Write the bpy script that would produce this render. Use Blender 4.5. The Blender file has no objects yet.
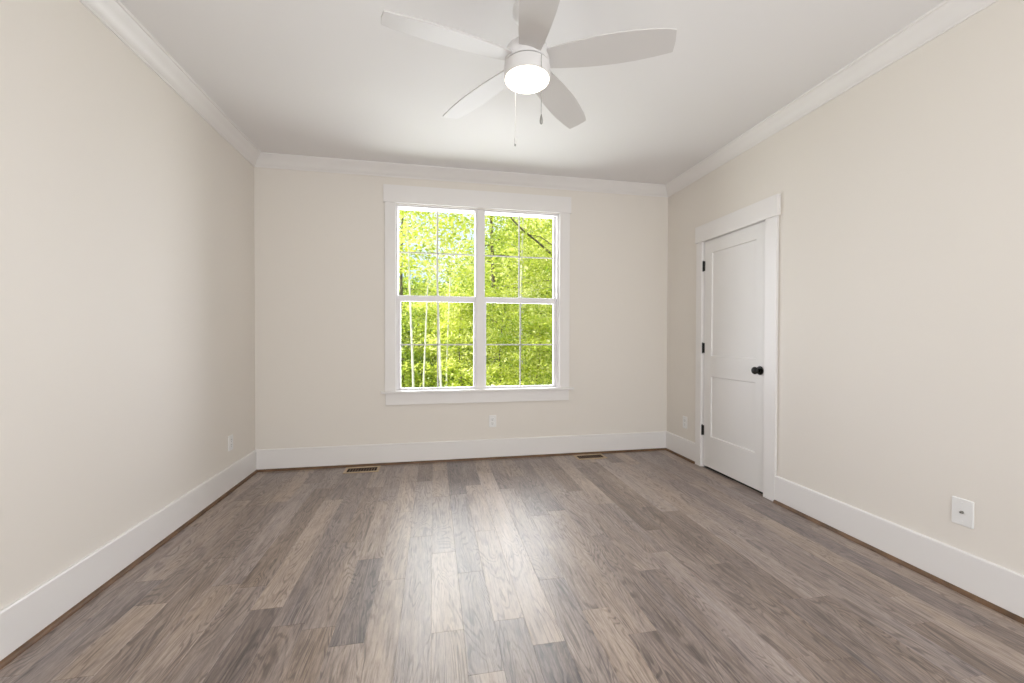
import bpy, bmesh, math, random
from math import sin, cos, pi, radians
from mathutils import Vector, Matrix
import numpy as np

S = bpy.context.scene
COL = S.collection
R = random.Random(7)

# ---------------------------------------------------------------- dimensions (metres)
W, D, H = 3.9415, 3.906, 2.743          # room width, depth of the window wall, ceiling height
YB = -1.45                              # wall behind the camera
WT = 0.16                               # wall thickness

# ---------------------------------------------------------------- camera
cam = bpy.data.cameras.new('camera'); cam_o = bpy.data.objects.new('camera', cam); COL.objects.link(cam_o)
cam.sensor_width = 36; cam.lens = 407.78 / 1024 * 36; cam.clip_start = .02; cam.clip_end = 300
cam_o.matrix_world = (Matrix.Translation((1.5285, 0, 1.1741)) @ Matrix.Rotation(-0.1897, 4, 'Z')
                      @ Matrix.Rotation(pi/2 - 0.0099, 4, 'X') @ Matrix.Rotation(0.0026, 4, 'Z'))
S.camera = cam_o

# ---------------------------------------------------------------- world, sun, daylight, exposure
S.view_settings.view_transform = 'Standard'; S.view_settings.look = 'None'
S.view_settings.gamma = 1; S.view_settings.use_curve_mapping = False
S.view_settings.exposure = 0.0
wd = bpy.data.worlds.new('sky'); S.world = wd; wd.use_nodes = True
wn, wl = wd.node_tree.nodes, wd.node_tree.links
bg = wn['Background']; bg.inputs['Strength'].default_value = 1.5
tc = wn.new('ShaderNodeTexCoord'); nz = wn.new('ShaderNodeTexNoise'); nz.inputs['Scale'].default_value = 3.5; nz.inputs['Detail'].default_value = 6
cr = wn.new('ShaderNodeValToRGB'); cr.color_ramp.elements[0].position = .42; cr.color_ramp.elements[0].color = (.52, .66, .9, 1)
cr.color_ramp.elements[1].position = .6; cr.color_ramp.elements[1].color = (.95, .97, 1, 1)
wl.new(tc.outputs['Generated'], nz.inputs['Vector']); wl.new(nz.outputs['Fac'], cr.inputs['Fac']); wl.new(cr.outputs['Color'], bg.inputs['Color'])

sd = bpy.data.lights.new('sun', 'SUN'); sd.energy = 8.8; sd.angle = radians(.6); sd.color = (1, .95, .84)
so = bpy.data.objects.new('sun', sd); COL.objects.link(so); so.location = (-20, 6, 20)
so.rotation_euler = Vector((-1, 0.02, 1.15)).to_track_quat('Z', 'Y').to_euler()

def area(name, loc, direction, sx, sy, energy, color=(1, 1, 1)):
    d = bpy.data.lights.new(name, 'AREA'); d.shape = 'RECTANGLE'; d.size = sx; d.size_y = sy; d.energy = energy; d.color = color
    o = bpy.data.objects.new(name, d); COL.objects.link(o); o.location = loc
    o.rotation_euler = Vector(direction).to_track_quat('-Z', 'Z').to_euler(); return o
# fill lamps: at an added unseen rear window, and boosting the front window's daylight
area('fill_rear_window', (2.22, YB - .19, 1.45), (-.12, 1, .12), 3.0, 2.0, 78, (1, .98, .985))
area('daylight_front_window', (1.97, D + 1.45, 1.75), (0, -1, 0), 3.4, 3.0, 285, (.90, .905, 1))

# ---------------------------------------------------------------- material helpers
def mat(name, color, rough=.5, spec=.5, metal=0.0, bump=None, vary=None):
    m = bpy.data.materials.new(name); m.use_nodes = True
    n, l = m.node_tree.nodes, m.node_tree.links; b = n['Principled BSDF']
    b.inputs['Base Color'].default_value = (*color, 1); b.inputs['Roughness'].default_value = rough
    b.inputs['Specular IOR Level'].default_value = spec; b.inputs['Metallic'].default_value = metal
    t = n.new('ShaderNodeTexCoord')
    if vary:
        k, a = vary
        z = n.new('ShaderNodeTexNoise'); z.inputs['Scale'].default_value = k; z.inputs['Detail'].default_value = 3
        r = n.new('ShaderNodeValToRGB')
        r.color_ramp.elements[0].position = .3; r.color_ramp.elements[1].position = .7
        r.color_ramp.elements[0].color = (*[c * (1 - a) for c in color], 1); r.color_ramp.elements[1].color = (*[min(1, c * (1 + a)) for c in color], 1)
        l.new(t.outputs['Object'], z.inputs['Vector']); l.new(z.outputs['Fac'], r.inputs['Fac']); l.new(r.outputs['Color'], b.inputs['Base Color'])
    if bump:
        k, s = bump
        z = n.new('ShaderNodeTexNoise'); z.inputs['Scale'].default_value = k; z.inputs['Detail'].default_value = 4
        u = n.new('ShaderNodeBump'); u.inputs['Strength'].default_value = s; u.inputs['Distance'].default_value = .002
        l.new(t.outputs['Object'], z.inputs['Vector']); l.new(z.outputs['Fac'], u.inputs['Height']); l.new(u.outputs['Normal'], b.inputs['Normal'])
    return m

M = dict(
    wall=mat('wall_paint', (.80, .75, .685), .62, .3, bump=(160, .12)),
    ceil=mat('ceiling_paint', (.84, .82, .81), .75, .2, bump=(120, .12)),
    trim=mat('trim_paint', (.83, .80, .775), .35, .4, bump=(30, .03)),
    door=mat('door_paint', (.82, .795, .77), .38, .4, bump=(40, .04)),
    vinyl=mat('white_vinyl', (.83, .80, .80), .3, .5),
    plate=mat('white_plastic', (.84, .83, .81), .3, .5),
    slot=mat('dark_slot', (.05, .045, .04), .6, .3),
    black=mat('matte_black_metal', (.012, .011, .010), .38, .5, .3, bump=(80, .1)),
    steel=mat('brushed_metal', (.45, .44, .42), .35, .5, 1.0),
    fan=mat('fan_white_enamel', (.80, .78, .765), .35, .5),
    blade=mat('fan_blade_white', (.69, .665, .645), .5, .35, bump=(50, .05)),
    shoe=mat('shoe_moulding_wood', (.14, .076, .038), .45, .4, bump=(60, .4), vary=(9, .35)),
    vent=mat('register_wood', (.50, .38, .25), .5, .4, bump=(60, .3), vary=(14, .2)),
    muntin=mat('muntin_vinyl_shaded', (.66, .64, .61), .4, .4),  # white vinyl greyed: backlit shade is put into the colour
    hole=mat('register_dark', (.035, .022, .014), .8, .2),
    dark=mat('closet_shade', (.10, .095, .09), .9, .1),
    brick=mat('exterior_siding', (.6, .58, .54), .8, .2, vary=(2, .1)),
)

def glass_mat():
    m = bpy.data.materials.new('window_glass'); m.use_nodes = True
    n, l = m.node_tree.nodes, m.node_tree.links; n.remove(n['Principled BSDF'])
    t = n.new('ShaderNodeBsdfTransparent'); t.inputs['Color'].default_value = (.97, .985, .975, 1)
    g = n.new('ShaderNodeBsdfGlossy'); g.inputs['Roughness'].default_value = .01
    f = n.new('ShaderNodeFresnel'); f.inputs['IOR'].default_value = 1.09
    x = n.new('ShaderNodeMixShader'); l.new(f.outputs[0], x.inputs['Fac']); l.new(t.outputs[0], x.inputs[1]); l.new(g.outputs[0], x.inputs[2])
    l.new(x.outputs[0], n['Material Output'].inputs['Surface']); return m
M['glass'] = glass_mat()

def lamp_mat():
    m = mat('lit_frosted_diffuser', (.9, .88, .84), .4)
    b = m.node_tree.nodes['Principled BSDF']; b.inputs['Emission Color'].default_value = (1, .90, .74, 1); b.inputs['Emission Strength'].default_value = 4.5
    return m
M['lamp'] = lamp_mat()

def floor_mat():
    m = bpy.data.materials.new('hickory_planks'); m.use_nodes = True
    n, l = m.node_tree.nodes, m.node_tree.links; b = n['Principled BSDF']
    def A(name):
        a = n.new('ShaderNodeAttribute'); a.attribute_name = name; return a
    tone, hue, off = A('tone'), A('hue'), A('offs')
    t = n.new('ShaderNodeTexCoord')
    add = n.new('ShaderNodeVectorMath'); add.operation = 'ADD'; l.new(t.outputs['Object'], add.inputs[0]); l.new(off.outputs['Vector'], add.inputs[1])
    def mapping(sc):
        p = n.new('ShaderNodeMapping'); p.inputs['Scale'].default_value = sc; l.new(add.outputs[0], p.inputs['Vector']); return p
    def noise(sc, k, det, ro=.55, dist=0):
        p = mapping(sc); z = n.new('ShaderNodeTexNoise'); z.inputs['Scale'].default_value = k; z.inputs['Detail'].default_value = det
        z.inputs['Roughness'].default_value = ro; z.inputs['Distortion'].default_value = dist
        l.new(p.outputs[0], z.inputs['Vector']); return z
    def math_(op, a, bb, clamp=False):
        x = n.new('ShaderNodeMath'); x.operation = op; x.use_clamp = clamp
        for i, v in enumerate((a, bb)):
            if isinstance(v, (int, float)): x.inputs[i].default_value = v
            elif v is not None: l.new(v, x.inputs[i])
        return x.outputs[0]
    # cathedral grain: contour lines of a stretched noise field
    field = noise((8.5, 1.3, 1), 1.0, 2.5, .5, .6)
    rings = math_('SINE', math_('MULTIPLY', field.outputs['Fac'], 125.0), None)
    rr = n.new('ShaderNodeValToRGB'); e = rr.color_ramp.elements
    e[0].position = .55; e[0].color = (0, 0, 0, 1); e[1].position = .98; e[1].color = (1, 1, 1, 1)
    l.new(math_('MULTIPLY_ADD', rings, .5), rr.inputs['Fac'])
    rr.inputs['Fac'].links[0].from_node.inputs[2].default_value = .5
    brk = noise((22, 3.2, 1), 1.0, 3); brk_r = n.new('ShaderNodeValToRGB'); brk_r.color_ramp.elements[0].position = .32; brk_r.color_ramp.elements[1].position = .58
    l.new(brk.outputs['Fac'], brk_r.inputs['Fac'])
    grain = math_('MULTIPLY', rr.outputs['Color'], brk_r.outputs['Color'])
    streak = noise((115, 5.5, 1), 1.0, 4, .62, .5)
    fine = noise((200, 22, 1), 1.0, 3, .6, 1.0)
    cloud = noise((9, 1.7, 1), 1.0, 3, .5, .4)
    patch = noise((14, 5, 1), 1.0, 4, .6, 1.2)
    # lightness
    v = math_('MULTIPLY_ADD', tone.outputs['Fac'], .20); v.node.inputs[2].default_value = .575
    v = math_('ADD', v, math_('MULTIPLY', math_('SUBTRACT', streak.outputs['Fac'], .5), .62))
    v = math_('ADD', v, math_('MULTIPLY', math_('SUBTRACT', fine.outputs['Fac'], .5), .42))
    v = math_('ADD', v, math_('MULTIPLY', math_('SUBTRACT', cloud.outputs['Fac'], .5), .34))
    v = math_('ADD', v, math_('MULTIPLY', math_('SUBTRACT', patch.outputs['Fac'], .5), .22))
    v = math_('SUBTRACT', v, math_('MULTIPLY', grain, .21))
    ra = n.new('ShaderNodeValToRGB'); rb = n.new('ShaderNodeValToRGB')
    for rmp, cols in ((ra, [(.050, .039, .040), (.150, .122, .120), (.30, .250, .240), (.48, .42, .40)]),
                      (rb, [(.050, .032, .023), (.175, .120, .088), (.35, .262, .200), (.53, .42, .335)])):
        el = rmp.color_ramp.elements
        el[0].position = .12; el[0].color = (*cols[0], 1); el[1].position = .90; el[1].color = (*cols[3], 1)
        for p_, c_ in ((.40, cols[1]), (.64, cols[2])):
            q = el.new(p_); q.color = (*c_, 1)
        l.new(v, rmp.inputs['Fac'])
    hf = math_('MULTIPLY_ADD', hue.outputs['Fac'], .33); hf.node.inputs[2].default_value = .60
    hn = noise((16, 1.4, 1), 1.0, 2)
    hf = math_('ADD', hf, math_('MULTIPLY', math_('SUBTRACT', hn.outputs['Fac'], .5), 1.0), True)
    mx = n.new('ShaderNodeMix'); mx.data_type = 'RGBA'; l.new(hf, mx.inputs['Factor']); l.new(ra.outputs['Color'], mx.inputs[6]); l.new(rb.outputs['Color'], mx.inputs[7])
    # a few dark knots
    kp = mapping((3.4, .95, 1)); vo = n.new('ShaderNodeTexVoronoi'); vo.inputs['Scale'].default_value = 1.3; l.new(kp.outputs[0], vo.inputs['Vector'])
    kr = n.new('ShaderNodeValToRGB'); kr.color_ramp.elements[0].position = .02; kr.color_ramp.elements[0].color = (.32, .27, .24, 1); kr.color_ramp.elements[1].position = .055
    l.new(vo.outputs['Distance'], kr.inputs['Fac'])
    mk = n.new('ShaderNodeMix'); mk.data_type = 'RGBA'; mk.blend_type = 'MULTIPLY'; mk.inputs['Factor'].default_value = 1
    l.new(mx.outputs[2], mk.inputs[6]); l.new(kr.outputs['Color'], mk.inputs[7]); l.new(mk.outputs[2], b.inputs['Base Color'])
    rg = math_('MULTIPLY_ADD', streak.outputs['Fac'], .16); rg.node.inputs[2].default_value = .36
    b.inputs['Coat Weight'].default_value = .8; b.inputs['Coat Roughness'].default_value = .41; l.new(rg, b.inputs['Roughness']); b.inputs['Specular IOR Level'].default_value = .5
    bp = n.new('ShaderNodeBump'); bp.inputs['Strength'].default_value = .35; bp.inputs['Distance'].default_value = .0015
    l.new(math_('SUBTRACT', streak.outputs['Fac'], math_('MULTIPLY', grain, .4)), bp.inputs['Height']); l.new(bp.outputs['Normal'], b.inputs['Normal'])
    return m
M['floor'] = floor_mat()

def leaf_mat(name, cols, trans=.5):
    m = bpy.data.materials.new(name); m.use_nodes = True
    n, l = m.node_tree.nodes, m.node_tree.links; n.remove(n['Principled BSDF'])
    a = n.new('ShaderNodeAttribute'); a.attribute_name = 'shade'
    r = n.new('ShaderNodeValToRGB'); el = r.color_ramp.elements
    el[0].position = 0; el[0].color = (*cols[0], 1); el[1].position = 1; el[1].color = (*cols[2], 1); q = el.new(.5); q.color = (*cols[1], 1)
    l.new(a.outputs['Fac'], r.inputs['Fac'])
    d = n.new('ShaderNodeBsdfDiffuse'); t = n.new('ShaderNodeBsdfTranslucent'); l.new(r.outputs['Color'], d.inputs['Color']); l.new(r.outputs['Color'], t.inputs['Color'])
    x = n.new('ShaderNodeMixShader'); x.inputs['Fac'].default_value = trans; l.new(d.outputs[0], x.inputs[1]); l.new(t.outputs[0], x.inputs[2])
    gl = n.new('ShaderNodeBsdfGlossy'); gl.inputs['Roughness'].default_value = .45; y = n.new('ShaderNodeMixShader'); y.inputs['Fac'].default_value = .07
    l.new(x.outputs[0], y.inputs[1]); l.new(gl.outputs[0], y.inputs[2]); l.new(y.outputs[0], n['Material Output'].inputs['Surface']); return m
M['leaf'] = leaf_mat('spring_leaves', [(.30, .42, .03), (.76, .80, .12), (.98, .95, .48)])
M['leaf_deep'] = leaf_mat('deep_green_shaded_leaves', [(.10, .17, .02), (.38, .50, .05), (.78, .82, .16)])  # deep green, darkened further so woodland shade sits in the colour
M['bark_grey'] = mat('pale_bark', (.74, .70, .60), .85, .2, bump=(25, .8), vary=(6, .3))
M['bark_dark'] = mat('dark_bark', (.17, .14, .11), .9, .2, bump=(25, .8), vary=(6, .3))
M['ground'] = mat('leaf_litter_ground', (.22, .26, .07), .95, .1, vary=(1.5, .5))

# ---------------------------------------------------------------- mesh helpers
def obj(name, bm, m, parent=None, smooth=False, bevel=0):
    bmesh.ops.recalc_face_normals(bm, faces=bm.faces)
    me = bpy.data.meshes.new(name); bm.to_mesh(me); bm.free()
    if smooth:
        for p in me.polygons: p.use_smooth = True
    for x in (m if isinstance(m, (list, tuple)) else [m]): me.materials.append(x)
    o = bpy.data.objects.new(name, me); COL.objects.link(o)
    if parent: o.parent = parent
    if bevel:
        v = o.modifiers.new('bevel', 'BEVEL'); v.width = bevel; v.segments = 2; v.limit_method = 'ANGLE'
    if smooth and smooth != 'all':
        me.set_sharp_from_angle(angle=radians(35))
    return o
def empty(name, loc, rz=0):
    o = bpy.data.objects.new(name, None); COL.objects.link(o); o.location = loc; o.rotation_euler = (0, 0, rz); o.empty_display_size = .1; return o
def tag(o, label=None, cat=None, group=None, kind=None):
    if label: o['label'] = label
    if cat: o['category'] = cat
    if group: o['group'] = group
    if kind: o['kind'] = kind
    return o
def box(bm, x0, x1, y0, y1, z0, z1):
    v = [bm.verts.new(p) for p in ((x0,y0,z0),(x1,y0,z0),(x1,y1,z0),(x0,y1,z0),(x0,y0,z1),(x1,y0,z1),(x1,y1,z1),(x0,y1,z1))]
    for f in ((0,3,2,1),(4,5,6,7),(0,1,5,4),(1,2,6,5),(2,3,7,6),(3,0,4,7)): bm.faces.new([v[i] for i in f])
def lathe(bm, prof, seg=48, c=(0,0,0), axis='Z', caps=True):
    rings = []
    for r, h in prof:
        ring = []
        for i in range(seg):
            a = 2*pi*i/seg; x, y = r*cos(a), r*sin(a)
            p = (x, y, h) if axis == 'Z' else (h, x, y) if axis == 'X' else (x, h, y)
            ring.append(bm.verts.new((p[0]+c[0], p[1]+c[1], p[2]+c[2])))
        rings.append(ring)
    for a, b in zip(rings, rings[1:]):
        for i in range(seg): bm.faces.new((a[i], a[(i+1)%seg], b[(i+1)%seg], b[i]))
    if caps: bm.faces.new(rings[0]); bm.faces.new(rings[-1])
def tube(bm, pts, rad, seg=8):
    pts = [Vector(p) for p in pts]; rs = rad if isinstance(rad, (list, tuple)) else [rad]*len(pts)
    prev = None
    for i, p in enumerate(pts):
        d = (pts[min(i+1, len(pts)-1)] - pts[max(i-1, 0)]).normalized()
        u = d.orthogonal() if abs(d.z) < .9 else Vector((1,0,0)).cross(d); u.normalize(); v = d.cross(u)
        ring = [bm.verts.new(p + rs[i]*(cos(2*pi*k/seg)*u + sin(2*pi*k/seg)*v)) for k in range(seg)]
        if prev:
            for k in range(seg): bm.faces.new((prev[k], prev[(k+1)%seg], ring[(k+1)%seg], ring[k]))
        else: bm.faces.new(ring)
        prev = ring
    bm.faces.new(prev)
def sweep(bm, prof, path):
    """prof: list of (out, z) closed polygon; path: list of (corner point xy, inward normal-sum xy) mitred"""
    rings = []
    for (x, y), (nx, ny) in path:
        rings.append([bm.verts.new((x + nx*o, y + ny*o, z)) for o, z in prof])
    k = len(prof)
    for a, b in zip(rings, rings[1:]):
        for i in range(k): bm.faces.new((a[i], a[(i+1)%k], b[(i+1)%k], b[i]))
    bm.faces.new(rings[0]); bm.faces.new(rings[-1])
def B(): return bmesh.new()

# ================================================================= SETTING
WX0, WX1, WZ0, WZ1 = 1.182, 2.758, .655, 2.405       # opening of the window in view
DY0, DY1, DZ1 = 2.604, 3.326, 2.050                  # door opening in the right wall
RX0, RX1, RZ0, RZ1 = .72, 3.72, .45, 2.45            # unseen window added behind the camera for fill light
bm = B()   # back wall (with the window)
box(bm, -WT, WX0, D, D+WT, 0, H); box(bm, WX1, W+WT, D, D+WT, 0, H)
box(bm, WX0, WX1, D, D+WT, 0, WZ0); box(bm, WX0, WX1, D, D+WT, WZ1, H)
tag(obj('wall_back', bm, M['wall']), kind='structure')
bm = B(); box(bm, -WT, 0, YB-WT, D, 0, H); tag(obj('wall_left', bm, M['wall']), kind='structure')
bm = B(); box(bm, W, W+WT, YB-WT, DY0, 0, H); box(bm, W, W+WT, DY1, D, 0, H); box(bm, W, W+WT, DY0, DY1, DZ1, H)
tag(obj('wall_right', bm, M['wall']), kind='structure')
bm = B(); box(bm, 0, RX0, YB-WT, YB, 0, H); box(bm, RX1, W, YB-WT, YB, 0, H)
box(bm, RX0, RX1, YB-WT, YB, 0, RZ0); box(bm, RX0, RX1, YB-WT, YB, RZ1, H)
tag(obj('wall_front', bm, M['wall']), kind='structure')
bm = B(); box(bm, -WT-.4, W+1.1, YB-WT-.35, D+WT+.12, H, H+.25); tag(obj('ceiling', bm, M['ceil']), kind='structure')
# closet behind the door; its dark colour holds the shade seen under the door
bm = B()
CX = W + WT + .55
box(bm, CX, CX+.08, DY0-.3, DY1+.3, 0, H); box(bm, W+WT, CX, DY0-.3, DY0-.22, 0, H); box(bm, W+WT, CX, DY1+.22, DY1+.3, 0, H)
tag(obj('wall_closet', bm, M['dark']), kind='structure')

# ---- floor: planks run towards the window wall; every plank carries its own tone
PW = .1272; PX0 = 1.138 - 9*PW
JOINTS = [(.455,2.52)]
CAMF = (407.78, .1897, -.0099, -.0026, 1.5285, 1.1741)
def to_floor(px, py):
    f, yaw, pit, rol, X, Z = CAMF
    d = [(px-512)/f, 1, -(py-341.5)/f]
    c, s = cos(rol), sin(rol); d = [d[0]*c+d[2]*s, d[1], -d[0]*s+d[2]*c]
    c, s = cos(pit), sin(pit); d = [d[0], d[1]*c-d[2]*s, d[1]*s+d[2]*c]
    c, s = cos(yaw), sin(yaw); d = [d[0]*c+d[1]*s, -d[0]*s+d[1]*c, d[2]]
    t = -Z/d[2]; return X+d[0]*t, d[1]*t
# where the photograph's butt joints fall and how light / warm its planks are
J = [(251.6,586.8),(266.6,608.7),(370.8,558.9),(346.7,644.8),(390.1,580),(346,542.6),(444,552.5),(447.7,631.3),(548.2,643.1),(552.5,578.7),
     (468.7,572.2),(595.5,608.7),(641.9,632.4),(646.2,570.1),(720.3,563.2),(816,597),(898.8,595.9),(980.5,624.9),(969.7,677.5),(150.4,580.8),
     (150.4,604.4),(86,676.4),(312.8,483.2),(334.3,499.8),(440.3,470.5),(440.3,496.5),(484.3,473),(472.5,485.2),(504.8,488.7),(481.3,531),
     (420.8,536.5),(402.2,512.1),(385.6,501.2),(632.3,464.6),(583.4,467.6),(676.2,479.3),(602,503.7),(655.7,530),(594.2,535.4),(737.7,528)]
T = [(447,590,.9,.1),(497,610,.5,.2),(525,600,.8,.1),(420,600,.1,-.7),(470,650,-.1,-.5),(395,620,.3,.3),(360,600,-.6,-1),(345,670,.2,.1),
     (560,665,-.9,-1),(620,665,.5,.6),(660,665,-.5,-.1),(580,600,.0,-.1),(245,640,-1,-.3),(225,600,.1,.4),(125,630,.5,.8),(100,600,-.1,.2),
     (300,560,.5,.5),(440,483,.3,.3),(440,465,.3,.9),(460,480,-.8,-1),(484,468,.3,1),(505,478,.6,.6),(480,500,.5,.1),(500,465,-.5,0),
     (580,520,.6,.5),(610,530,-.5,-.1),(640,560,.1,-.4),(632,460,.3,1),(720,545,-.5,.1),(750,600,.3,.5),(800,620,-.6,.1),(445,660,.35,.2),
     (850,565,.3,.7),(310,475,.1,1),(530,540,.2,-.2),(470,540,-.2,-.9),(410,520,.4,.2),(330,600,.0,0),(270,510,-.4,-.1),(560,500,.0,-.2)]
cols = {}
for px, py in J:
    x, y = to_floor(px, py); cols.setdefault(int((x-PX0)//PW), []).append(y)
tones = {}
for px, py, a, b in T:
    x, y = to_floor(px, py); tones.setdefault(int((x-PX0)//PW), []).append((y, a, b))
bm = B(); tl = bm.faces.layers.float.new('tone'); hl = bm.faces.layers.float.new('hue'); ol = bm.faces.layers.float_vector.new('offs')
c0 = int((0-PX0)//PW) - 1; c1 = int((W-PX0)//PW) + 1
for c in range(c0, c1+1):
    xa, xb = max(PX0+c*PW, -.02), min(PX0+(c+1)*PW, W+.02)
    if xb - xa < .004: continue
    js = sorted(cols.get(c, []))
    ys = [YB-.02]; R.seed(100+c)
    y = js[0] if js else R.uniform(.4, 1.6)
    back = []
    q = y
    while q > YB + .3: back.append(q); q -= R.uniform(.6, 1.4)
    ys += sorted(back)
    for j in js[1:]:
        if j - ys[-1] > .12: ys.append(j)
    while ys[-1] < D - 1.3: ys.append(ys[-1] + R.uniform(.7, 1.3))
    ys.append(D+.02)
    for ya, yb in zip(ys, ys[1:]):
        tn, hu = R.uniform(-.75, .55), R.uniform(-.7, .7)
        for (ty, a, b_) in tones.get(c, []):
            if ya <= ty < yb: tn, hu = a, b_
        g, e = .00012, .0006
        x0, x1, y0, y1 = xa+g, xb-g, ya+g, yb-g
        top = [bm.verts.new(p) for p in ((x0+e,y0+e,0),(x1-e,y0+e,0),(x1-e,y1-e,0),(x0+e,y1-e,0))]
        mid = [bm.verts.new(p) for p in ((x0,y0,-e),(x1,y0,-e),(x1,y1,-e),(x0,y1,-e))]
        bot = [bm.verts.new(p) for p in ((x0,y0,-.015),(x1,y0,-.015),(x1,y1,-.015),(x0,y1,-.015))]
        fs = [bm.faces.new(top)]
        for A_, B_ in ((mid, top), (bot, mid)):
            for i in range(4): fs.append(bm.faces.new((A_[i], A_[(i+1)%4], B_[(i+1)%4], B_[i])))
        ov = Vector((R.uniform(0, 60), R.uniform(0, 60), R.uniform(0, 60)))
        for f in fs: f[tl] = tn; f[hl] = hu; f[ol] = ov
sub = B(); 
bmesh.ops.recalc_face_normals(bm, faces=bm.faces)
fo = obj('floor', bm, [M['floor'], M['hole']]); tag(fo, kind='structure'); sub.free()
bm = B(); box(bm, -WT, CX+.08, YB-WT, D+WT, -.2, -.0151); tag(obj('floor_slab', bm, M['hole']), kind='structure')
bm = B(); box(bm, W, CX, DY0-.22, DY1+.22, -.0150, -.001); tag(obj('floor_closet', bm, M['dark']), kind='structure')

# ---- baseboards, shoe moulding, crown
BP = [(0, .0), (.016, .0), (.016, .185), (.012, .1905), (0, .1905)]
SP = [(.016, 0), (.032, 0)] + [(.016+.016*cos(a), .019*sin(a)) for a in (radians(30), radians(60), radians(90))]
CP = [(0, H-.0971), (.007, H-.0971), (.010, H-.088), (.016, H-.084), (.030, H-.060), (.050, H-.036), (.070, H-.020), (.074, H-.012), (.082, H-.010), (.085, H), (0, H)]
def run(name, prof, path, m, sm=False):
    bm = B(); sweep(bm, prof, path); return tag(obj(name, bm, m, smooth=sm), kind='structure')
run('baseboard_left', BP, [((0, YB), (1, 1)), ((0, D), (1, -1))], M['trim'])
run('baseboard_back', BP, [((0, D), (1, -1)), ((W, D), (-1, -1))], M['trim'])
bm = B(); sweep(bm, BP, [((W, D), (-1, -1)), ((W, 3.403), (-1, 0))]); sweep(bm, BP, [((W, 2.50), (-1, 0)), ((W, YB), (-1, 1))])
tag(obj('baseboard_right', bm, M['trim']), kind='structure')
bm = B(); sweep(bm, BP, [((0, YB), (1, 1)), ((W, YB), (-1, 1))]); tag(obj('baseboard_front', bm, M['trim']), kind='structure')
run('trim_1', SP, [((0, YB), (1, 1)), ((0, D), (1, -1))], M['shoe'], True)
run('trim_2', SP, [((0, D), (1, -1)), ((W, D), (-1, -1))], M['shoe'], True)
bm = B(); sweep(bm, SP, [((W, D), (-1, -1)), ((W, 3.404), (-1, 0))]); sweep(bm, SP, [((W, 2.499), (-1, 0)), ((W, YB), (-1, 1))])
tag(obj('trim_3', bm, M['shoe'], smooth=True), kind='structure')
loop = [((0, YB), (1, 1)), ((0, D), (1, -1)), ((W, D), (-1, -1)), ((W, YB), (-1, 1)), ((0, YB), (1, 1))]
for i, (a, b) in enumerate(zip(loop, loop[1:])): run('trim_%d' % (4+i), CP, [a, b], M['trim'], True)

# ================================================================= WINDOW
def window_unit(parent, x0, x1, yf, z0, z1, zm, gl, gu, sgn=1):
    """double-hung unit; gl / gu = glass x-range of lower / upper sash; yf = room-side face"""
    def yy(a, b): return (yf+sgn*a, yf+sgn*b) if sgn > 0 else (yf+sgn*b, yf+sgn*a)
    fr = B()
    for a in ((x0, x0+.013), (x1-.013, x1)): box(fr, *a, *yy(.02, .13), z0, z1)
    box(fr, x0+.013, x1-.013, *yy(.02, .13), z1-.012, z1); box(fr, x0+.013, x1-.013, *yy(.02, .13), z0, z0+.012)
    f = obj('sash_frame', fr, M['vinyl'], parent, bevel=.002)
    for nm, g, (ya, yb), (za, zb), rails in (('lower_sash', gl, (.040, .075), (z0+.012, zm+.024), (.034, .045)), ('upper_sash', gu, (.085, .118), (zm-.02, z1-.012), (.046, .012))):
        s = B(); a, b = yy(ya, yb)
        box(s, x0+.013, g[0], a, b, za, zb); box(s, g[1], x1-.013, a, b, za, zb)
        gz0, gz1 = (z0+.028, zm-.026) if nm == 'lower_sash' else (zm+.034, z1-.015)
        box(s, g[0], g[1], a, b, za, gz0); box(s, g[0], g[1], a, b, gz1, zb)
        so_ = obj(nm, s, M['vinyl'], parent, bevel=.0025)
        ym = (a+b)/2
        p = B(); box(p, g[0]-.003, g[1]+.003, ym-.002, ym+.002, gz0-.003, gz1+.003); obj('pane', p, M['glass'], so_)
        q = B(); xm = (g[0]+g[1])/2; zc = (gz0+gz1)/2
        box(q, xm-.007, xm+.007, ym-.010, ym-.004, gz0, gz1); box(q, g[0], g[1], ym-.010, ym-.004, zc-.0065, zc+.0065)
        obj('muntin', q, M['muntin'], so_, bevel=.001)
        if nm == 'lower_sash':
            lk = B(); zz = zb; xm = (g[0]+g[1])/2
            box(lk, xm-.03, xm+.03, a+.004, b-.004, zz, zz+.008); lathe(lk, [(.011, zz+.008), (.011, zz+.016), (.006, zz+.018)], 16, (xm, ym, 0))
            obj('sash_lock', lk, M['vinyl'], so_)
    return f
w1 = empty('window_1', ((WX0+WX1)/2, D, WZ0)); tag(w1, 'white double window with grilles, trees outside', 'window', kind='structure')
def rel(parent, before):
    """keep world placement of children built in world coordinates"""
    for o in before:
        o.matrix_parent_inverse = Matrix.Translation(parent.location).inverted()
k = B()
box(k, 1.088, WX0+.002, D-.019, D, .677, 2.415); box(k, WX1-.002, 2.859, D-.019, D, .677, 2.415)
obj('casing', k, M['trim'], w1, bevel=.0015)
k = B(); box(k, 1.076, 2.871, D-.025, D, 2.410, 2.569); obj('head_casing', k, M['trim'], w1, bevel=.0015)
k = B(); box(k, 1.058, 2.902, D-.045, D+.045, .657, .677); obj('stool', k, M['trim'], w1, bevel=.003)
k = B(); box(k, 1.094, 2.853, D-.019, D, .549, .657); obj('apron', k, M['trim'], w1, bevel=.0015)
k = B(); box(k, WX0-.0, WX0+.006, D+.0, D+.15, .677, WZ1); box(k, WX1-.006, WX1, D, D+.15, .677, WZ1); box(k, WX0+.006, WX1-.006, D, D+.15, WZ1-.004, WZ1)
box(k, 1.935, 2.000, D+.012, D+.15, .677, WZ1-.004); obj('jamb', k, M['trim'], w1)
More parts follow.
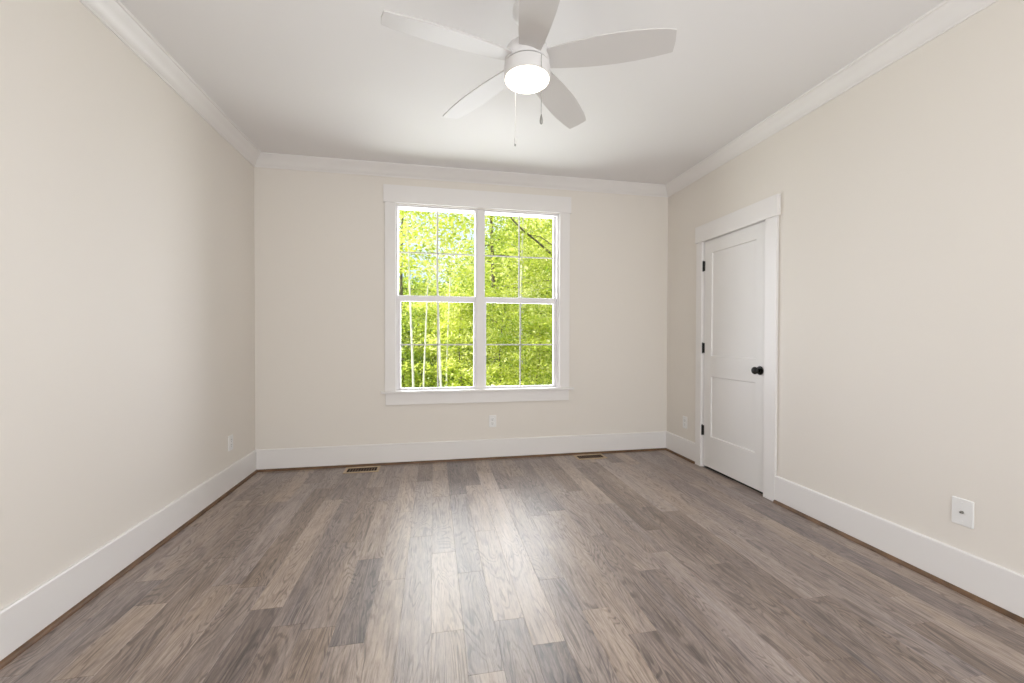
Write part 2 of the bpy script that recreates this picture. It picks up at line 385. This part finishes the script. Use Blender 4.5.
window_unit(w1, WX0+.006, 1.935, D, .667, 2.401, 1.538, (1.226, 1.909), (1.203, 1.925))
window_unit(w1, 2.000, WX1-.006, D, .667, 2.401, 1.538, (2.030, 2.711), (2.009, 2.722))
k = B(); box(k, WX0, WX1, D+.13, D+WT+.03, .63, .668); obj('exterior_sill', k, M['vinyl'], w1)
rel(w1, [o for o in w1.children])

w2 = empty('added_window_2', ((RX0+RX1)/2, YB, RZ0)); tag(w2, 'added wide white window behind the viewpoint', 'window', kind='structure')  # never in view; put in to let fill light reach the walls
k = B()
for a in ((RX0-.09, RX0), (RX1, RX1+.09)): box(k, *a, YB, YB+.019, RZ0-.0, RZ1)
box(k, RX0-.10, RX1+.10, YB, YB+.025, RZ1, RZ1+.15); box(k, RX0-.12, RX1+.12, YB, YB+.045, RZ0-.02, RZ0); box(k, RX0-.09, RX1+.09, YB, YB+.019, RZ0-.12, RZ0-.02)
obj('casing', k, M['trim'], w2, bevel=.0015)
u = (RX1-RX0)/3
for i in range(3):
    a, b = RX0+i*u, RX0+(i+1)*u
    k = B()
    box(k, a, a+.05, YB-.12, YB-.05, RZ0, RZ1); box(k, b-.05, b, YB-.12, YB-.05, RZ0, RZ1); box(k, a+.05, b-.05, YB-.12, YB-.05, RZ0, RZ0+.05); box(k, a+.05, b-.05, YB-.12, YB-.05, RZ1-.05, RZ1)
    fr = obj('sash_frame', k, M['vinyl'], w2)
    k = B(); box(k, a+.05, b-.05, YB-.087, YB-.083, RZ0+.05, RZ1-.05); obj('pane', k, M['glass'], fr)
rel(w2, [o for o in w2.children])

# ================================================================= DOOR
d1 = empty('door_1', (W, (DY0+DY1)/2, 0)); tag(d1, 'white two-panel door with black knob and hinges', 'door', kind='structure')
k = B(); box(k, W-.019, W, 2.50, DY0, 0, 2.047); box(k, W-.019, W, DY1, 3.403, 0, 2.047); obj('casing', k, M['trim'], d1, bevel=.0015)
k = B(); box(k, W-.025, W, 2.487, 3.414, 2.047, 2.197); obj('head_casing', k, M['trim'], d1, bevel=.0015)
k = B(); box(k, W, W+WT, DY0-.0, DY0+.006, 0, DZ1); box(k, W, W+WT, DY1-.004, DY1, 0, DZ1); box(k, W, W+WT, DY0+.006, DY1-.004, DZ1-.004, DZ1)
box(k, W+.042, W+.055, DY0+.006, DY0+.018, 0, DZ1-.004); box(k, W+.042, W+.055, DY1-.016, DY1-.004, 0, DZ1-.004); box(k, W+.042, W+.055, DY0+.018, DY1-.016, DZ1-.016, DZ1-.004)
obj('jamb', k, M['trim'], d1)
LY0, LY1, LZ0, LZ1 = 2.613, 3.318, .020, 2.043
fx = W + .004                                  # room-side face of the door leaf
def leaf():
    bm = B()
    ys = [LY0, 2.712, 3.200, LY1]; ys[2] = LY1 - (2.712-LY0)
    zs = [LZ0, .296, .832, 1.016, 1.930, LZ1]
    holes = {(1, 1), (1, 3)}
    V = {}
    def vt(y, z, x): 
        kk = (round(y,5), round(z,5), round(x,5))
        if kk not in V: V[kk] = bm.verts.new((x, y, z))
        return V[kk]
    def quad(a): bm.faces.new([vt(*q) for q in a])
    for side, x, s in ((0, fx, 1), (1, fx+.035, -1)):
        for i in range(3):
            for j in range(5):
                y0, y1, z0, z1 = ys[i], ys[i+1], zs[j], zs[j+1]
                if (i, j) in holes:
                    dpt = .011*s; e = .004
                    o_ = [(y0,z0),(y1,z0),(y1,z1),(y0,z1)]; n_ = [(y0+e,z0+e),(y1-e,z0+e),(y1-e,z1-e),(y0+e,z1-e)]
                    for q in range(4):
                        r_ = (q+1) % 4
                        quad([(*o_[q], x), (*o_[r_], x), (*n_[r_], x+dpt), (*n_[q], x+dpt)])
                    quad([(*q, x+dpt) for q in n_])
                else: quad([(y0,z0,x),(y1,z0,x),(y1,z1,x),(y0,z1,x)])
    # edges
    for i in range(3):
        quad([(ys[i],LZ0,fx),(ys[i+1],LZ0,fx),(ys[i+1],LZ0,fx+.035),(ys[i],LZ0,fx+.035)])
        quad([(ys[i],LZ1,fx),(ys[i+1],LZ1,fx),(ys[i+1],LZ1,fx+.035),(ys[i],LZ1,fx+.035)])
    for j in range(5):
        quad([(LY0,zs[j],fx),(LY0,zs[j+1],fx),(LY0,zs[j+1],fx+.035),(LY0,zs[j],fx+.035)])
        quad([(LY1,zs[j],fx),(LY1,zs[j+1],fx),(LY1,zs[j+1],fx+.035),(LY1,zs[j],fx+.035)])
    return bm
lf = obj('door_leaf', leaf(), M['door'], d1)
for z in (1.826, 1.083, .336):
    k = B()
    for a in range(5):
        lathe(k, [(.0065, z-.044+a*.0178), (.0065, z-.044+a*.0178+.0172)], 14, (W-.005, 3.322, 0))
    lathe(k, [(.004, z-.048), (.0055, z-.046), (.004, z-.044)], 14, (W-.005, 3.322, 0)); lathe(k, [(.004, z+.045), (.0055, z+.047), (.003, z+.050)], 14, (W-.005, 3.322, 0))
    box(k, W-.004, W-.0005, 3.3235, 3.334, z-.044, z+.044); box(k, W-.003, W+.0035, 3.306, 3.3195, z-.044, z+.044)
    obj('hinge', k, M['black'], d1, smooth=True)
ky, kz = 2.664, .930
k = B(); lathe(k, [(.0, 0), (.033, 0), (.033, -.004), (.030, -.009), (.020, -.012)][::-1], 36, (fx, ky, kz), 'X', caps=False)
rs = obj('rose', k, M['black'], d1, smooth=True)
k = B(); pf = [(.011, -.010), (.010, -.030)] + [(.0265*sin(t)+.002, -.046+.0195*cos(t)) for t in [pi*(.12+.88*i/12) for i in range(13)]]
pf[-1] = (.0005, pf[-1][1]); lathe(k, pf, 36, (fx, ky, kz), 'X'); obj('knob', k, M['black'], d1, smooth='all')
rel(d1, [o for o in d1.children])

# ================================================================= OUTLETS
def rounded_plate(bm, w, h, t, r=.004, y=0):
    """plate in the XZ plane facing -Y, front at y-t"""
    pts = []
    for cx, cz, a0 in ((w/2-r, h/2-r, 0), (-w/2+r, h/2-r, 90), (-w/2+r, -h/2+r, 180), (w/2-r, -h/2+r, 270)):
        for s in range(5):
            a = radians(a0+s*22.5); pts.append((cx+r*cos(a), cz+r*sin(a)))
    rings = []
    for sc, yy in ((0, 0), (0, -t*.55), (.0022, -t)):
        rings.append([bm.verts.new((x*(1-2*sc/w), y+yy, z*(1-2*sc/h))) for x, z in pts])
    n = len(pts)
    for a, b in zip(rings, rings[1:]):
        for i in range(n): bm.faces.new((a[i], a[(i+1)%n], b[(i+1)%n], b[i]))
    bm.faces.new(rings[0]); bm.faces.new(rings[-1])
def screw(z, par, y=-.0058):
    k = B(); lathe(k, [(.0035, 0), (.0035, -.0012), (.002, -.0018)], 14, (0, y, z), 'Y'); obj('screw', k, M['plate'], par, smooth=True)
def outlet(loc, rz, label, group=None):
    r = empty('electrical_outlet', loc, rz); tag(r, label, 'outlet', group)
    k = B(); rounded_plate(k, .070, .115, .0055); obj('cover_plate', k, M['plate'], r, smooth=True)
    for z in (.0195, -.0195):
        k = B(); rounded_plate(k, .034, .029, .0022, .010, -.0052)
        for v in k.verts: v.co.z += z
        s_ = obj('receptacle', k, M['plate'], r, smooth=True)
        k = B()
        for x, hh in ((-.0065, .0095), (.0065, .0075)): box(k, x-.0011, x+.0011, -.0078, -.0070, z+.003-hh/2+.001, z+.003+hh/2+.001)
        lathe(k, [(.0026, -.0070), (.0026, -.0078)], 12, (0, 0, z-.0085), 'Y'); obj('slots', k, M['slot'], s_)
    screw(0, r)
    return r
outlet((0, 3.465, .362), radians(90), 'white outlet on the left wall near the window wall corner')
outlet((2.089, D, .364), 0, 'white outlet on the window wall below the window')
outlet((W, 3.585, .350), radians(-90), 'white outlet between the door casing and the window wall corner')
r = empty('cable_outlet', (W, 1.4555, .369), radians(-90)); tag(r, 'white wall plate with a small coaxial jack, above the right baseboard', 'wall plate')
k = B(); rounded_plate(k, .080, .124, .0065); obj('cover_plate', k, M['plate'], r, smooth=True)
k = B(); lathe(k, [(.0075, -.0063), (.0075, -.009), (.0048, -.0092), (.0048, -.017), (.0025, -.017)], 6, (0, 0, .0), 'Y'); j_ = obj('coaxial_jack', k, M['steel'], r); j_['label'] = 'threaded metal jack'
k = B(); lathe(k, [(.0025, -.0171), (.0025, -.0175)], 12, (0, 0, 0), 'Y'); obj('socket', k, M['slot'], j_)
screw(.043, r, -.0064); screw(-.043, r, -.0064)

# ================================================================= FLOOR REGISTERS
def register(x0, x1, y0, y1, label):
    r = empty('floor_vent', ((x0+x1)/2, (y0+y1)/2, 0)); tag(r, label, 'floor vent', 'wooden floor registers')
    w, h = (x1-x0)/2, (y1-y0)/2
    k = B(); b_ = .022
    for a in ((-w, w, -h, -h+b_), (-w, w, h-b_, h), (-w, -w+b_, -h+b_, h-b_), (w-b_, w, -h+b_, h-b_)): box(k, *a, .0002, .006)
    obj('frame', k, M['vent'], r, bevel=.0015)
    k = B(); box(k, -w+b_, w-b_, -h+b_, h-b_, .0002, .0008); obj('duct_opening', k, M['hole'], r)
    n = 11; k = B()
    for i in range(1, n):
        x = -w+b_+(2*w-2*b_)*i/n; box(k, x-.003, x+.003, -h+b_, h-b_, .0009, .0035)
    k2 = obj('grille', k, M['shoe'], r)
    return r
register(.762, 1.056, 3.700, 3.855, 'tan framed floor vent below and left of the window')
register(2.892, 3.192, 3.712, 3.862, 'tan framed floor vent below and right of the window, nearer the door')

# ================================================================= CEILING FAN
FC = Vector((1.966, 1.913, H))
fan = empty('ceiling_fan', FC); tag(fan, 'white five-blade ceiling fan with lit round lamp and pull chains', 'ceiling fan')
def zf(z): return z - H
k = B(); lathe(k, [(.068, 0), (.070, -.008), (.070, -.030), (.060, -.050), (.035, -.064), (.022, -.066)], 48); obj('canopy', k, M['fan'], fan, smooth=True)
k = B(); lathe(k, [(.0135, -.060), (.0135, zf(2.55))], 24); obj('downrod', k, M['fan'], fan, smooth=True)
k = B(); lathe(k, [(.022, zf(2.575)), (.045, zf(2.572)), (.075, zf(2.560)), (.098, zf(2.545)), (.107, zf(2.525)), (.107, zf(2.486)), (.104, zf(2.476))], 64); obj('motor_housing', k, M['fan'], fan, smooth=True)
k = B(); lathe(k, [(.099, zf(2.478)), (.099, zf(2.468))], 64); o = obj('switch_ring', k, M['steel'], fan, smooth=True); o['label'] = 'thin grey seam ring'
k = B(); lathe(k, [(.104, zf(2.470)), (.109, zf(2.467)), (.110, zf(2.460)), (.110, zf(2.410)), (.104, zf(2.405))], 64); obj('light_housing', k, M['fan'], fan, smooth=True)
k = B(); lathe(k, [(.104, zf(2.409)), (.105, zf(2.403)), (.100, zf(2.398)), (.085, zf(2.393)), (.060, zf(2.390)), (.030, zf(2.3885)), (.002, zf(2.388))], 64)
o = obj('light_diffuser', k, M['lamp'], fan, smooth='all'); o['label'] = 'glowing frosted lamp glass'
# blades
prof = [(.100,.052,.050), (.16,.062,.060), (.24,.071,.069), (.33,.078,.076), (.42,.080,.078), (.50,.078,.074), (.58,.071,.067), (.635,.064,.058), (.662,.060,.050), (.664,.057,.047)]
def blade_bm():
    bm = B(); rows = []
    t = .0035
    for r_, a, b_ in prof:
        row = []
        for q in range(7):
            f = q/6; v = -b_ + (a+b_)*f
            c_ = .0
            row.append((r_ + (0 if r_ < .6 else .004*(1-abs(2*f-1))), v, c_))
        rows.append(row)
    up = [[bm.verts.new((x, y, z+t)) for x, y, z in rw] for rw in rows]; dn = [[bm.verts.new((x, y, z-t)) for x, y, z in rw] for rw in rows]
    for i in range(len(rows)-1):
        for q in range(6):
            bm.faces.new((up[i][q], up[i+1][q], up[i+1][q+1], up[i][q+1])); bm.faces.new((dn[i][q], dn[i][q+1], dn[i+1][q+1], dn[i+1][q]))
        for q in (0, 6): bm.faces.new((up[i][q], up[i+1][q], dn[i+1][q], dn[i][q]))
    for i in (0, -1):
        for q in range(6): bm.faces.new((up[i][q], up[i][q+1], dn[i][q+1], dn[i][q]))
    return bm
def iron_bm():
    bm = B()
    tube(bm, [(.085, 0, .012), (.115, 0, .012), (.14, 0, .009)], [.012, .011, .010], 10)
    box(bm, .120, .190, -.030, .030, .0045, .0085); box(bm, .105, .130, -.018, .018, .0045, .014)
    for x, y in ((.135, .018), (.135, -.018), (.172, 0)): lathe(bm, [(.005, .0085), (.005, .011), (.002, .012)], 10, (x, y, 0))
    return bm
bl = obj('blade', blade_bm(), M['blade'], fan); ir = obj('blade_iron', iron_bm(), M['fan'], bl)
bl.modifiers.new('bevel', 'BEVEL').width = .001; bl.modifiers['bevel'].limit_method = 'ANGLE'
PITCH = radians(-13)
for i in range(5):
    o = bl if i == 0 else bl.copy()
    if i:
        COL.objects.link(o); c = ir.copy(); COL.objects.link(c); c.parent = o
    o.matrix_basis = Matrix.Translation((0, 0, zf(2.493))) @ Matrix.Rotation(-.41 + i*2*pi/5, 4, 'Z') @ Matrix.Rotation(PITCH, 4, 'X')
# pull chains
def chain(x, y, z0, z1, fob, label):
    k = B(); z = z0; n = int((z0-z1)/.0060)
    for i in range(n):
        zz = z0 - i*.0060
        lathe(k, [(.0006, zz), (.0021, zz-.0012), (.0023, zz-.0024), (.0021, zz-.0036), (.0006, zz-.0048), (.0006, zz-.0060)], 6, (x, y, 0))
    c_ = obj('pull_chain', k, M['fan'] if fob == 'white' else M['steel'], fan, smooth='all'); c_['label'] = label
    k = B()
    if fob == 'white':
        lathe(k, [(.002, z1), (.0055, z1-.004), (.0058, z1-.030), (.0045, z1-.033)], 16, (x, y, 0)); f_ = obj('fob', k, M['fan'], c_, smooth=True)
        k = B(); lathe(k, [(.0045, z1-.033), (.0045, z1-.040), (.002, z1-.043)], 16, (x, y, 0)); obj('fob_tip', k, M['steel'], c_, smooth=True)
    else:
        lathe(k, [(.0015, z1), (.003, z1-.006), (.0062, z1-.020), (.0078, z1-.032), (.0066, z1-.042), (.002, z1-.048)], 18, (x, y, 0)); f_ = obj('fob', k, M['steel'], c_, smooth='all')
    # short outlet nipple where the chain leaves the housing
    return c_
chain(-.037, .100, zf(2.425), zf(2.175), 'white', 'white beaded chain with white fob')
chain(.040, -.1145, zf(2.455), zf(2.187), 'metal', 'silver beaded chain with teardrop fob')

# ================================================================= OUTSIDE
bm = B(); n = 24
gv = {}
for i in range(n+1):
    for j in range(n+1):
        x = -30+60*i/n; y = D+WT+.02 + 55*(j/n)**1.5
        gv[i, j] = bm.verts.new((x, y, -.75 + .12*sin(x*.7)*cos(y*.5) - min(.0, 0) + max(0, y-20)*.03))
for i in range(n):
    for j in range(n): bm.faces.new((gv[i,j], gv[i+1,j], gv[i+1,j+1], gv[i,j+1]))
g = obj('ground', bm, M['ground'], smooth='all'); tag(g, kind='structure')

def leaves(rng, centres, per, size, spread, flat):
    """numpy leaf quads around cluster centres; returns verts, faces, shade"""
    C_ = np.repeat(np.array(centres), per, 0); N = len(C_)
    off = rng.normal(size=(N, 3)) * np.array([spread, spread, spread*flat]); P = C_ + off
    nrm = rng.normal(size=(N, 3)) * np.array([.55, .55, .35]) + np.array([0, 0, .8]); nrm /= np.linalg.norm(nrm, axis=1)[:, None]
    a = rng.normal(size=(N, 3)); u = np.cross(nrm, a); u /= np.linalg.norm(u, axis=1)[:, None]; v = np.cross(nrm, u)
    s = size * rng.uniform(.7, 1.35, size=(N, 1))
    drop = nrm * s * .15
    V = np.stack([P - u*s*.62, P - v*s*.32 + drop, P + u*s*.62, P + v*s*.32 + drop], 1).reshape(-1, 3)
    return V, N
def tree(name, x, y, z0, h, tr, lean, crown, nb, per, leaf, seed, bark, leafm, label, cat, group=None, crown_r=1.6, fork=0):
    rng = np.random.default_rng(seed)
    root = empty(name, (x, y, z0)); tag(root, label, cat, group)
    bm = B(); N = 9; pts = []
    ph = rng.uniform(0, 6.28)
    for i in range(N):
        t = i/(N-1); pts.append(Vector((lean[0]*t*h + .07*sin(ph+t*5), lean[1]*t*h + .07*cos(ph*2+t*4), t*h)))
    rad = [tr*(1-.75*i/(N-1)) for i in range(N)]; rad[0] *= 1.3
    tube(bm, pts, rad, 10)
    cen = []
    for b in range(nb):
        t = crown + (1-crown)*(b+rng.uniform(0, 1))/nb
        i = min(int(t*(N-1)), N-2); p0 = pts[i].lerp(pts[i+1], t*(N-1)-i)
        az = b*2.4 + rng.uniform(-.4, .4); L = crown_r*(1.05-.55*t)*rng.uniform(.65, 1.2)
        rise = rng.uniform(-.05, .35); q = []
        for s in range(5):
            f = s/4; q.append(p0 + Vector((cos(az)*L*f, sin(az)*L*f, rise*L*f - .12*L*f*f)))
        r0 = max(.006, tr*.30*(1-t*.5)); tube(bm, q, [r0*(1-.8*f/4) for f in range(5)], 5)
        for s in (1, 2, 3, 4):
            for _ in range(2):
                e = rng.normal(size=3)*.20*crown_r*(s/4); cen.append((q[s].x+e[0], q[s].y+e[1], q[s].z+e[2]*.35))
    obj('trunk', bm, M[bark], root, smooth='all')
    V, Nn = leaves(rng, cen, per, leaf, .17*crown_r, .35)
    me = bpy.data.meshes.new('foliage'); F = np.arange(Nn*4).reshape(-1, 4)
    me.from_pydata(V.tolist(), [], F.tolist()); a = me.attributes.new('shade', 'FLOAT', 'FACE')
    cs = np.repeat(rng.uniform(0, 1, len(cen)), per)  # cluster tones mix leaf variety with painted shaded gaps
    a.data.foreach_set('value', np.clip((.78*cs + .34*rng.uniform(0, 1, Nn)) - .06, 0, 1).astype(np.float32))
    me.materials.append(M[leafm]); o = bpy.data.objects.new('foliage', me); COL.objects.link(o); o.parent = root
    return root
def at(px, y):                       # x of the photograph's column px at distance y from the camera
    f, yaw = CAMF[0], CAMF[1]; a = (px-512)/f; return CAMF[4] + y*(a*cos(yaw)+sin(yaw))/(cos(yaw)-a*sin(yaw))
G = -.75
# nearer trees whose trunks can be told apart
near = [
 # px, y, h, radius, lean, crown start, nb, per, bark, leaf, label
 (411, 8.6, 8.6, 0.027, (-.002,0), .36, 20, 18, 'bark_grey', 'leaf', 'slender pale tree trunk nearest the left edge of the window view'),
 (426, 9.2, 8.5, 0.022, (.003,0), .36, 20, 18, 'bark_grey', 'leaf', 'slender pale tree left of the grille bar in the left sash'),
 (440, 8.2, 8.6, 0.026, (.001,0), .38, 18, 18, 'bark_grey', 'leaf', 'pale straight tree just behind the grille bar of the left sash'),
 (449, 10.5, 9.0, 0.027, (.010,0), .36, 18, 16, 'bark_grey', 'leaf', 'thin leaning pale tree right of centre in the left sash'),
 (403, 14.5, 7.6, .085, (.0,0), .22, 16, 24, 'bark_dark', 'leaf_deep', 'darker trunked tree at the far left of the window view'),
 (493, 12.5, 8.4, .085, (.0,0), .22, 22, 24, 'bark_dark', 'leaf_deep', 'dark trunked leafy tree just right of the window mullion'),
 (524, 11.0, 9.0, .040, (-.004,0), .34, 20, 26, 'bark_grey', 'leaf', 'thin pale tree behind the grille bar of the right sash'),
 (566, 11.5, 8.5, .080, (-.004,.0), .30, 26, 34, 'bark_dark', 'leaf', 'leafy yellow-green tree with a long dark limb at the right of the window view'),
]
for i, (px, y, h, tr, lean, cs, nb, per, bk, lm, lab) in enumerate(near):
    t_ = tree('tree', at(px, y), y, G, h, tr, lean, cs, nb, per, .085, 20+i, bk, lm, lab, 'tree', crown_r=1.7)
def wp(px, py, y):                   # point of the scene at distance y behind the photograph's pixel
    f = CAMF[0]; a, b = (px-512)/f, (341.5-py)/f
    dy = -a*sin(CAMF[1]) + cos(CAMF[1]); return Vector((at(px, y), y, CAMF[5] + b*y/dy))
o3 = t_.location
limb = [wp(q[0], q[1], 11.5-.35*n_) - o3 for n_, q in enumerate([(566, 268), (549, 256.5), (536, 245), (523, 235), (513, 225), (506, 216), (503, 206)])]
k = B(); tube(k, limb, [.038, .032, .028, .024, .02, .015, .009], 8)
tube(k, [limb[2]] + [wp(q[0], q[1], 10.4) - o3 for q in ((528, 239), (540, 241), (556, 252))][::1], [.015, .014, .012, .009], 6)
obj('limb', k, M['bark_dark'], t_, smooth='all')
# young understorey trees with layered sprays
for i, (px, y, h, lm) in enumerate([(462, 10.6, 3.1, 'leaf'), (503, 9.5, 3.0, 'leaf'), (537, 8.8, 2.4, 'leaf'), (424, 12.5, 3.0, 'leaf'), (480, 11.6, 3.3, 'leaf_deep'), (401, 12, 2.6, 'leaf_deep')]):
    tree('sapling', at(px, y), y, G, h, .022, (0, 0), .12, 22, 30, .075, 60+i, 'bark_dark', lm,
         'young layered tree growing low in front of the taller trunks', 'tree', 'low saplings outside the window', crown_r=1.15)
# woodland further back
k_ = 0
for row, (y, n_, h, cr_) in enumerate(((19, 6, 8.2, 2.6), (25, 7, 9.0, 3.2), (32, 8, 10.5, 3.8))):
    for i in range(n_):
        px = 385 + (190*(i+.5+R.uniform(-.2, .2)))/n_
        hh = h*R.uniform(.9, 1.1) * (.50 if px < 470 else .95) * (.82 if 470 < px < 510 else 1)
        tree('woodland_tree', at(px, y+R.uniform(-1.5, 1.5)), y+R.uniform(-1.5, 1.5), G+max(0, y-20)*.03, hh, .10, (R.uniform(-.02, .02), 0), .05, 30, 30+row*4, .12+.03*row, 200+k_,
             'bark_dark' if k_ % 2 else 'bark_grey', 'leaf' if k_ % 3 else 'leaf_deep', 'dense yellow-green tree in the woodland behind the near trunks', 'tree', 'background woodland trees', crown_r=cr_)
        k_ += 1
